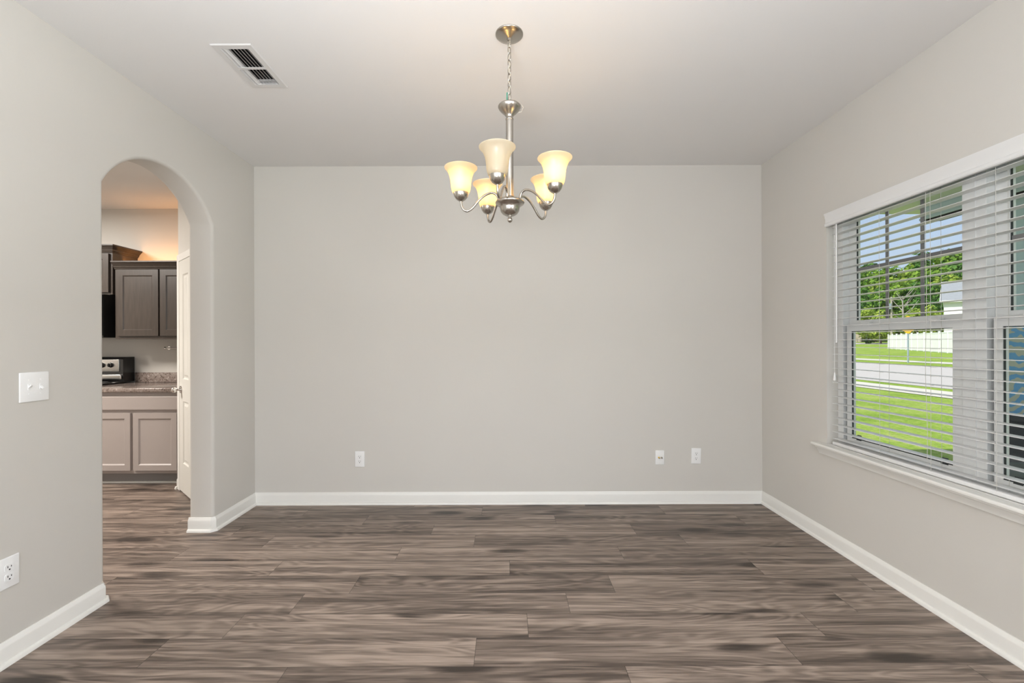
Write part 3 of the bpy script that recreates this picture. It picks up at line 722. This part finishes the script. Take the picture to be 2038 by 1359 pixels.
# range
x0, x1 = -4.70, -3.945
rg = empty('range', ((x0+x1)/2, 4.3, 0)); tag(rg, 'black and stainless electric range with knobs on its back panel', 'range')
MB().box(x0, x1, 3.99, 4.60, .02, .905, .004).build('body', 'black_app', rg)
MB().box(x0, x1, 3.975, 4.48, .905, .922, .004).build('cooktop', 'black_app', rg)
for bx, by, br_ in ((-4.5, 4.12, .1), (-4.14, 4.12, .08), (-4.5, 4.36, .08), (-4.14, 4.36, .1)):
    MB().lathe([(0, .922), (br_, .922), (br_, .924), (0, .9245)], (bx, by, 0), 32).build('burner', 'duct', rg)
MB().box(x0+.03, x1-.03, 3.955, 3.99, .30, .80, .006).build('oven_door', 'steel', rg)
q = MB(); q.tube([(x0+.08, 3.96, .76), (x0+.08, 3.92, .765), (x1-.08, 3.92, .765), (x1-.08, 3.96, .76)], .011, 10); q.build('oven_handle', 'steel', rg, smooth=50)
q = MB(); q.prism([(4.475, .915), (4.60, .915), (4.60, 1.172), (4.50, 1.172), (4.462, 1.15), (4.462, .98)], x0, x1, 'X'); bg_ = q.build('backguard', 'black_app', rg)
q = MB(); q.box(x0+.02, x1-.035, 4.452, 4.464, 1.025, 1.148, .004, 3); q.build('control_panel', 'steel', rg, smooth=40)
q = MB(); q.box(x0+.01, x1-.01, 4.440, 4.466, .945, .995, .008, 3); q.build('vent_trim', 'steel', rg, smooth=40)
for kx in (-4.145, -4.058, -4.50, -4.59):
    q = MB(); q.tube([(kx, 4.454, 1.092), (kx, 4.446, 1.092), (kx, 4.444, 1.092), (kx, 4.426, 1.092)], [.026, .026, .021, .019], 20); q.box(kx-.005, kx+.005, 4.416, 4.43, 1.074, 1.11, .002)
    q.build('knob', 'black_app', rg, smooth=40)
# base cabinet, counter, backsplash
x0, x1 = -3.94, -3.0; BF = 4.005
bc = empty('base_cabinet', ((x0+x1)/2, 4.3, 0)); tag(bc, 'painted greige base cabinet with two doors and one wide drawer front', 'cabinet')
MB().box(x0, x1, BF, KW-.002, .114, .862).build('body', 'greige_cab', bc)
MB().box(x0, x1, BF+.085, KW-.002, .0, .114).build('toe_kick', 'toe', bc)
q = MB(); q.box(x0, x1, BF+.07, BF+.086, 0, .018, .004); q.build('shoe_moulding', 'trim', bc)
q = MB(); q.box(x0+.03, -3.02, BF-.02, BF, .700, .825, .006, 2); q.build('drawer', 'greige_cab', bc)
for a, c in ((x0+.03, -3.462), (-3.436, -3.035)):
    MB().panel_door(a, c, BF-.02, .145, .672, .02, frame=.05, rec=.009).build('door', 'greige_cab', bc)
q = MB(); q.box(x0-.0, x1, BF-.035, KW-.002, .864, .903, .008, 3); q.box(x0, x1, KW-.022, KW-.001, .903, 1.005, .004)
tag(q.build('countertop', 'granite', smooth=40), 'speckled brown granite countertop with backsplash on base cabinet', 'countertop')
tb = MB(); tb.tube([(-3.59, KW, 1.263), (-3.59, KW-.06, 1.263)], .008, 10); tb.sphere((-3.59, KW-.06, 1.263), .013); tb.tube([(-3.602, KW-.06, 1.263), (-3.15, KW-.06, 1.263)], .006, 10); tb.tube([(-3.16, KW, 1.263), (-3.16, KW-.06, 1.263)], .008, 10)
tb.tube([(-3.59, KW, 1.263), (-3.59, KW-.006, 1.263)], .018, 14)
tag(tb.build('towel_bar', 'chrome', smooth=50), 'thin chrome towel bar on the kitchen wall below the cabinet', 'towel bar')

# ------------------------------------------------------------------ outdoors
PROFZ = [(2, -.32), (5, -.30), (13, -.235), (21, .03), (36, .28), (52, .32), (66, .78), (76, 1.02), (85, 1.3), (110, 4), (170, 12)]
def gz(x):
    for (a, za), (c, zc_) in zip(PROFZ, PROFZ[1:]):
        if x <= c: return za+(zc_-za)*(x-a)/(c-a)
    return PROFZ[-1][1]
def strip(name, x0, x1, y0, y1, m, dz, label, cat, n=6):
    b = MB(); xs = sorted({x0, x1, *[p[0] for p in PROFZ if x0 < p[0] < x1]}); prev = None
    for x in xs:
        r_ = [b.bm.verts.new((x, y0+(y1-y0)*i/n, gz(x)+dz)) for i in range(n+1)]
        if prev:
            for i in range(n): b.bm.faces.new((prev[i], r_[i], r_[i+1], prev[i+1]))
        prev = r_
    o = b.build(name, m, origin=(0, 0, 0)); struct(o, label, cat); return o
strip('lawn', 2.3, 170, -30, 220, 'grass', 0, 'sunlit mown lawn outside the window', 'lawn')
strip('sidewalk', 11.9, 13.3, -30, 120, 'concrete', .015, 'pale concrete sidewalk on the near side of the street', 'sidewalk')
strip('street', 13.9, 21, -30, 120, 'asphalt', .01, 'pale grey residential street beyond the lawn', 'street')
strip('sidewalk', 23.6, 25.0, -30, 120, 'concrete', .015, 'pale concrete sidewalk on the far side of the street', 'sidewalk')
strip('side_street', 66, 75, 60, 150, 'asphalt', .02, 'distant grey side street left of the white fence', 'street')

# white vinyl fence
A, B = Vector((50.6, 57.7)), Vector((29.5, 24.4)); d = (B-A); Ln = d.length; d.normalize(); nr = Vector((-d.y, d.x))
fn = empty('vinyl_fence', (A.x, A.y, .3)); tag(fn, 'solid white vinyl privacy fence across the street', 'fence')
nb = 16; bay = Ln/nb
def oriented_box(mb, p, q, w, z0, z1, z0b=None, z1b=None):
    p, q = Vector(p), Vector(q); u = (q-p).normalized(); nn = Vector((-u.y, u.x))*w/2
    z0b = z0 if z0b is None else z0b; z1b = z1 if z1b is None else z1b
    vs = [mb.bm.verts.new((c.x, c.y, z)) for c, z in ((p-nn, z0), (q-nn, z0b), (q+nn, z0b), (p+nn, z0), (p-nn, z1), (q-nn, z1b), (q+nn, z1b), (p+nn, z1))]
    fs = [mb.bm.faces.new([vs[i] for i in f]) for f in ((0, 3, 2, 1), (4, 5, 6, 7), (0, 1, 5, 4), (1, 2, 6, 5), (2, 3, 7, 6), (3, 0, 4, 7))]
    bmesh.ops.recalc_face_normals(mb.bm, faces=fs)
for i in range(nb):
    p, q = A+d*bay*i, A+d*bay*(i+1); zp, zq = gz(p.x), gz(q.x)
    b = MB(); oriented_box(b, p, q, .04, zp+.02, zp+1.80, zq+.02, zq+1.80)
    oriented_box(b, p, q, .07, zp+1.72, zp+1.82, zq+1.72, zq+1.82); oriented_box(b, p, q, .07, zp+.05, zp+.17, zq+.05, zq+.17)
    nbd = 11
    for j in range(1, nbd): c = p+(q-p)*j/nbd; oriented_box(b, c-d*.012, c+d*.012, .052, zp+.17, zp+1.72)
    b.build('fence_panel', 'fence', fn)
for i in range(nb+1):
    p = A+d*bay*i; zp = gz(p.x); b = MB(); oriented_box(b, p-d*.065, p+d*.065, .13, zp-.1, zp+1.90); oriented_box(b, p-d*.08, p+d*.08, .16, zp+1.90, zp+1.94); b.build('post', 'fence', fn)

# yellow diamond sign
sx, sy = 23.1, 25.05; sz = gz(sx)
sg = empty('road_sign', (sx, sy, sz)); tag(sg, 'yellow diamond road sign on a steel post across the street', 'road sign')
b = MB(); u = Vector((.73, -.68)); b_c = 2.26; hd_ = .54; f_ = Vector((-.68, -.73))
def diamond(c, r, t, off):
    P_ = []
    for k in range(4):
        a = PI/2*k
        for s_ in (-.09, .09):
            aa = a+s_; rr = r*.955/max(abs(math.cos(aa))+abs(math.sin(aa)), 1e-3)*1.0
            P_.append((math.cos(aa)*rr, math.sin(aa)*rr))
    F = [b.bm.verts.new((sx+u.x*p+f_.x*off, sy+u.y*p+f_.y*off, c+q)) for p, q in P_]; K = [b.bm.verts.new((sx+u.x*p+f_.x*(off-t), sy+u.y*p+f_.y*(off-t), c+q)) for p, q in P_]
    b.bm.faces.new(F); b.bm.faces.new(K[::-1])
    for i in range(8): b.bm.faces.new((F[i], K[i], K[(i+1) % 8], F[(i+1) % 8]))
    bmesh.ops.recalc_face_normals(b.bm, faces=b.bm.faces[:])
diamond(b_c, hd_+.03, .008, .045); b.build('sign_panel', 'sign_yellow', sg)
b = MB(); b.box(sx-.03, sx+.03, sy-.03, sy+.03, sz-.2, 2.7); b.build('post', 'galv', sg)

# utility poles
def pole(x, y, top, label, lamp):
    z = gz(x); r_ = empty('utility_pole', (x, y, z)); tag(r_, label, 'utility pole', 'utility poles before the tree line')
    MB().tube([(x, y, z-.3), (x, y, top)], [.17, .12], 10).build('pole', 'polewood', r_, smooth=50)
    b = MB(); b.tube([(x-.75, y+.75, top-.5), (x+.75, y-.75, top-.5)], .06, 6); b.build('crossarm', 'polewood', r_)
    if lamp:
        MB().tube([(x-.35, y-.05, top-2.0), (x-.35, y-.05, top-1.1)], .26, 12).build('transformer', 'galv', r_, smooth=50)
pole(61.9, 70, 8.5, 'weathered wooden utility pole with transformer before the tree line', True)
pole(85.7, 95, 9.8, 'slimmer wooden utility pole farther off before the tree line', False)

# houses
def gable_house(name, label, cx, cy, L_, W_, hw, hr, rz, wall, z, door=False):
    h_ = local(name, (cx, cy, z), rz); tag(h_, label, 'house')
    MB().prism([(-W_/2, -1), (W_/2, -1), (W_/2, hw), (0, hr), (-W_/2, hw)], -L_/2, L_/2, 'X').build('wall', wall, h_)
    for s_ in (-1, 1):
        b = MB(); o_ = .45; sl = (hr-hw)/(W_/2); t = .14
        b.prism([(0, hr+.04), (s_*(W_/2+o_), hw-sl*o_+.04), (s_*(W_/2+o_), hw-sl*o_+.04+t), (0, hr+.04+t)], -L_/2-.35, L_/2+.35, 'X'); b.build('roof', 'shingle', h_)
        b = MB(); yy = s_*(W_/2+o_); b.box(-L_/2-.36, L_/2+.36, min(yy, yy+s_*.06), max(yy, yy+s_*.06), hw-sl*o_-.06, hw-sl*o_+.2); b.build('fascia', 'siding_white', h_)
    for s_ in (-1, 1):
        b = MB(); x_ = s_*(L_/2+.37); sl = (hr-hw)/(W_/2)
        for q in (-1, 1): b.prism([(0, hr+.16), (q*(W_/2+.5), hw-sl*.5+.16), (q*(W_/2+.5), hw-sl*.5-.1), (0, hr-.1)], min(x_, x_+s_*.05), max(x_, x_+s_*.05), 'X')
        b.build('rake_board', 'siding_white', h_)
    return h_
wh = gable_house('house', 'white house with grey shingle roof rising behind the fence', 72.8, 58.1, 20, 11, 6.5, 8.9+.6, R(-47), 'siding_white', gz(60))
th = gable_house('house', 'tan house with white trim at the edge of the trees', 83.2, 108, 12, 10, 6.0, 8.3, R(40), 'siding_tan', gz(83))
b = MB(); b.box(-2.4, 2.4, -5.06, -5.0, 0, 2.3); b.build('garage_door', 'siding_white', th)
b = MB(); b.box(-6.06, -6.0, -2.0, 2.0, 0, 2.4); b.build('garage_door', 'siding_white', th)

# trees
def crown_mesh(seed, rad, hgt, base, nclump, nleaf, leaf, m):
    rnd = random.Random(seed); b = MB(); bm = b.bm
    cl = []
    for i in range(nclump):
        while True:
            p = Vector((rnd.uniform(-1, 1), rnd.uniform(-1, 1), rnd.uniform(-1, 1)))
            if .35 < p.length < 1: break
        wid = 1-.35*max(0, p.z)
        cl.append((Vector((p.x*rad*wid, p.y*rad*wid, base+hgt/2+p.z*hgt/2*.85)), rnd.uniform(.22, .42)*rad))
    for c, r_ in cl:
        for k in range(nleaf):
            n = Vector((rnd.gauss(0, 1), rnd.gauss(0, 1), rnd.gauss(0, 1))).normalized()
            p = c+n*r_*rnd.uniform(.75, 1.05)*Vector((1, 1, .75)).length/1.6
            nn = (n+Vector((rnd.uniform(-.6, .6), rnd.uniform(-.6, .6), rnd.uniform(-.2, .9)))).normalized()
            t = nn.cross(Vector((rnd.uniform(-1, 1), rnd.uniform(-1, 1), rnd.uniform(-1, 1)))).normalized(); s_ = nn.cross(t)
            l = leaf*rnd.uniform(.6, 1.25); w_ = l*.6
            bm.faces.new([bm.verts.new(p+q) for q in (-t*l, s_*w_, t*l, -s_*w_)])
    return b
def trunk_mesh(seed, h, r):
    rnd = random.Random(seed); b = MB()
    b.tube([(0, 0, -.5), (.1, 0, h*.3), (0, .15, h*.6), (0, 0, h)], [r*1.3, r, r*.8, r*.5], 9)
    for k in range(4):
        a = rnd.uniform(0, 6.28); b.tube([(0, .1, h*(.5+.1*k)), (math.cos(a)*1.2, math.sin(a)*1.2, h*(.65+.1*k)), (math.cos(a)*2.4, math.sin(a)*2.4, h*(.85+.1*k))], [r*.5, r*.35, r*.15], 6)
    return b
protos = []
for i, (rad, hg, base, m, seed) in enumerate(((4.6, 10.5, 2.2, 'leaf_a', 1), (4.2, 9.5, 1.6, 'leaf_b', 2), (5.0, 12, 2.0, 'leaf_c', 3), (4.4, 11, 1.2, 'leaf_b', 4))):
    r_ = local('tree', (0, 0, 0)); crown_mesh(seed, rad, hg, base, 46, 62, .42, m).build('foliage', m, r_); trunk_mesh(seed, base+hg*.55, .25).build('trunk', 'bark', r_, smooth=60)
    protos.append(r_)
def at(px, Y): return (px-1009)/FPX*Y
KIND = ['mid green', 'yellow-green', 'deep green', 'pale yellow-green']
spots = []
rnd = random.Random(11)
# (pixel column, distance, scale, prototype, place)
ROWS = [(1712, 124, 1.55, 0), (1740, 96, 1.0, 2), (1762, 112, 1.25, 3), (1790, 92, 1.05, 0), (1812, 118, 1.45, 1), (1834, 88, 1.0, 2), (1856, 108, 1.3, 0), (1880, 92, 1.15, 3), (1902, 100, 1.3, 1), (1926, 96, 1.3, 2), (1960, 98, 1.3, 0), (1996, 90, 1.2, 1), (2030, 84, 1.2, 2), (2066, 80, 1.2, 3),
        (1700, 150, 1.8, 2), (1735, 146, 1.65, 1), (1775, 140, 1.6, 0), (1820, 142, 1.75, 3), (1862, 136, 1.75, 2), (1905, 130, 1.75, 0), (1950, 126, 1.7, 3), (2000, 120, 1.6, 2), (2050, 112, 1.6, 0),
        (1727, 84, .62, 3), (1752, 80, .55, 1), (1826, 76, .55, 3), (1850, 78, .62, 1), (1680, 130, 1.6, 3)]
PLACE = {0: 'above the tan house', 1: 'right of the tan house', 2: 'left of the first window grid bar', 3: 'behind the taller utility pole', 4: 'above the yellow road sign', 5: 'between the sign and the white house',
         6: 'left of the white house roof', 7: 'over the white house ridge', 8: 'behind the white house', 9: 'hidden by the window mullion', 10: 'behind the mullion, second', 11: 'behind the porch column', 12: 'right of the porch column', 13: 'far right past the porch column'}
used = set()
for i, (px, Y, sc, k) in enumerate(ROWS):
    o = protos[k] if k not in used else copy_tree(protos[k]); used.add(k)
    x = at(px, Y); o.location = (x, Y, gz(x)-.3); o.rotation_euler = (0, 0, rnd.uniform(0, 6.28)); s_ = sc*rnd.uniform(.95, 1.05); o.scale = (s_, s_, s_)
    if i < 14: lb = f'{KIND[k]} leafy tree in the wooded slope {PLACE[i]}'
    elif i < 23: lb = f'tall {KIND[k]} tree in the rear row of the slope, {["far left", "left of first grid bar", "behind the poles", "above the sign", "left of the white roof", "over the white house", "behind the mullion", "behind the porch column", "past the porch column"][i-14]}'
    else: lb = f'small {KIND[k]} tree at the foot of the slope {["beside the tan house", "before the first grid bar", "beside the yellow sign", "near the white house wall", "left of the tan house"][i-23]}'
    tag(o, lb, 'tree', 'trees of the wooded slope')
# bare pale tree
bt = MB(); rnd2 = random.Random(5); bx, by = at(1796, 84), 84; bz = gz(bx)
bt.tube([(bx, by, bz-.3), (bx+.1, by, bz+5), (bx, by, bz+9)], [.22, .16, .07], 7)
for k in range(14):
    h0 = rnd2.uniform(4, 8.5); a = rnd2.uniform(0, 6.28); l = rnd2.uniform(1.2, 2.6); p0 = Vector((bx+.05, by, bz+h0)); p1 = p0+Vector((math.cos(a)*l*.6, math.sin(a)*l*.6, l*.6)); p2 = p1+Vector((math.cos(a+.4)*l*.5, math.sin(a+.4)*l*.5, l*.7))
    bt.tube([p0, p1, p2], [.08, .05, .02], 5)
tag(bt.build('bare_tree', 'paletrunk'), 'pale leafless tree standing in front of the green trees', 'tree')
# shrub by the side street
sb = local('shrub', (at(1729, 84), 84, gz(at(1729, 84)))); tag(sb, 'low dark shrub on the grass left of the fence end', 'shrub')
crown_mesh(9, .8, 1.1, .0, 14, 40, .14, 'leaf_c').build('foliage', 'leaf_c', sb)

# ------------------------------------------------------------------ porch
b = MB(); b.box(XR+.161, 5.15, -2.0, 5.7, -.32, -.15)
struct(b.build('porch_floor', 'concrete'), 'concrete porch slab outside the window', 'floor')
b = MB(); b.box(XR+.161, 5.5, -2.0, 5.62, 2.95, 3.02)
struct(b.build('porch_ceiling', 'porch_ceiling'), 'cream porch soffit above the window', 'ceiling')
b = MB(); b.box(5.0, 5.24, -2.0, 5.25, 2.76, 2.95); b.box(4.985, 5.255, -2.0, 5.27, 2.90, 2.95); b.box(4.99, 5.25, -2.0, 5.26, 2.76, 2.785)
struct(b.build('porch_beam', 'porch_beam'), 'grey porch header beam', 'beam')
pc = empty('porch_column', (5.14, 4.5, -.15)); struct(pc, 'tapered blue-grey porch column outside the right sash', 'column')
b = MB(); pr = [(-.15, .19), (-.08, .19), (-.08, .155), (2.54, .122), (2.54, .15), (2.76, .15)]
rows = [[b.bm.verts.new((5.14+sx_*r_, 4.5+sy_*r_, z)) for sx_, sy_ in ((-1, -1), (1, -1), (1, 1), (-1, 1))] for z, r_ in pr]
for a, c in zip(rows, rows[1:]):
    for i in range(4): b.bm.faces.new((a[i], a[(i+1) % 4], c[(i+1) % 4], c[i]))
b.bm.faces.new(rows[0][::-1]); b.bm.faces.new(rows[-1]); bmesh.ops.recalc_face_normals(b.bm, faces=b.bm.faces[:]); b.build('shaft', 'porch_trim', pc)
# patio chair
cx_, cy_ = 4.68, 3.84; fz = -.15
pcst = empty('patio_chair', (cx_, cy_, fz)); tag(pcst, 'dark wicker high-back patio chair with blue palm-leaf cushions on the porch', 'chair')
b = MB(); b.box(cx_-.34, cx_+.34, cy_-.33, cy_+.30, fz+.30, fz+.50, .03); b.build('seat', 'dark_wicker', pcst, smooth=40)
b = MB(); b.prism([(cy_+.20, fz+.45), (cy_+.28, fz+.45), (cy_+.36, fz+1.55), (cy_+.29, fz+1.55)], cx_-.34, cx_+.34, 'X'); b.build('backrest', 'dark_wicker', pcst)
for s_ in (-1, 1):
    b = MB(); xx = cx_+s_*.34; b.box(min(xx, xx+s_*.11)-.02, max(xx, xx+s_*.11), cy_-.30, cy_+.26, fz+.78, fz+.835, .012); b.build('armrest', 'dark_wicker', pcst, smooth=40)
    b = MB(); b.box(xx-.025, xx+.025, cy_-.22, cy_+.24, fz+.3, fz+.78, .006); b.build('side_panel', 'dark_wicker', pcst)
    for yy in (cy_-.31, cy_+.25):
        b = MB(); b.box(xx-.03, xx+.03, yy-.03, yy+.03, fz, fz+.45, .005); b.build('leg', 'dark_wicker', pcst)
b = MB(); b.box(cx_-.29, cx_+.29, cy_-.33, cy_+.2, fz+.505, fz+.63, .04, 3); b.build('seat_cushion', 'dark_wicker', pcst, smooth=50)
b = MB(); b.prism([(cy_+.08, fz+.66), (cy_+.20, fz+.66), (cy_+.285, fz+1.57), (cy_+.20, fz+1.60), (cy_+.15, fz+1.57)], cx_-.30, cx_+.30, 'X'); bmesh.ops.bevel(b.bm, geom=b.bm.edges[:], offset=.03, segments=3, affect='EDGES'); b.build('back_cushion', 'cushion', pcst, smooth=50)
# planter
b = empty('planter', (4.08, 3.30, fz)); tag(b, 'round grey glazed planter in front of the patio chair', 'planter')
MB().lathe([(0, 0), (.13, 0), (.17, .10), (.215, .28), (.225, .42), (.235, .44), (.235, .47), (.205, .47), (.20, .42), (0, .42)], (4.08, 3.30, fz), 36).build('pot', 'pot', b, smooth=40)
MB().lathe([(0, .42), (.19, .42), (.16, .435), (0, .44)], (4.08, 3.30, fz), 24).build('soil', 'terracotta', b, smooth=40)
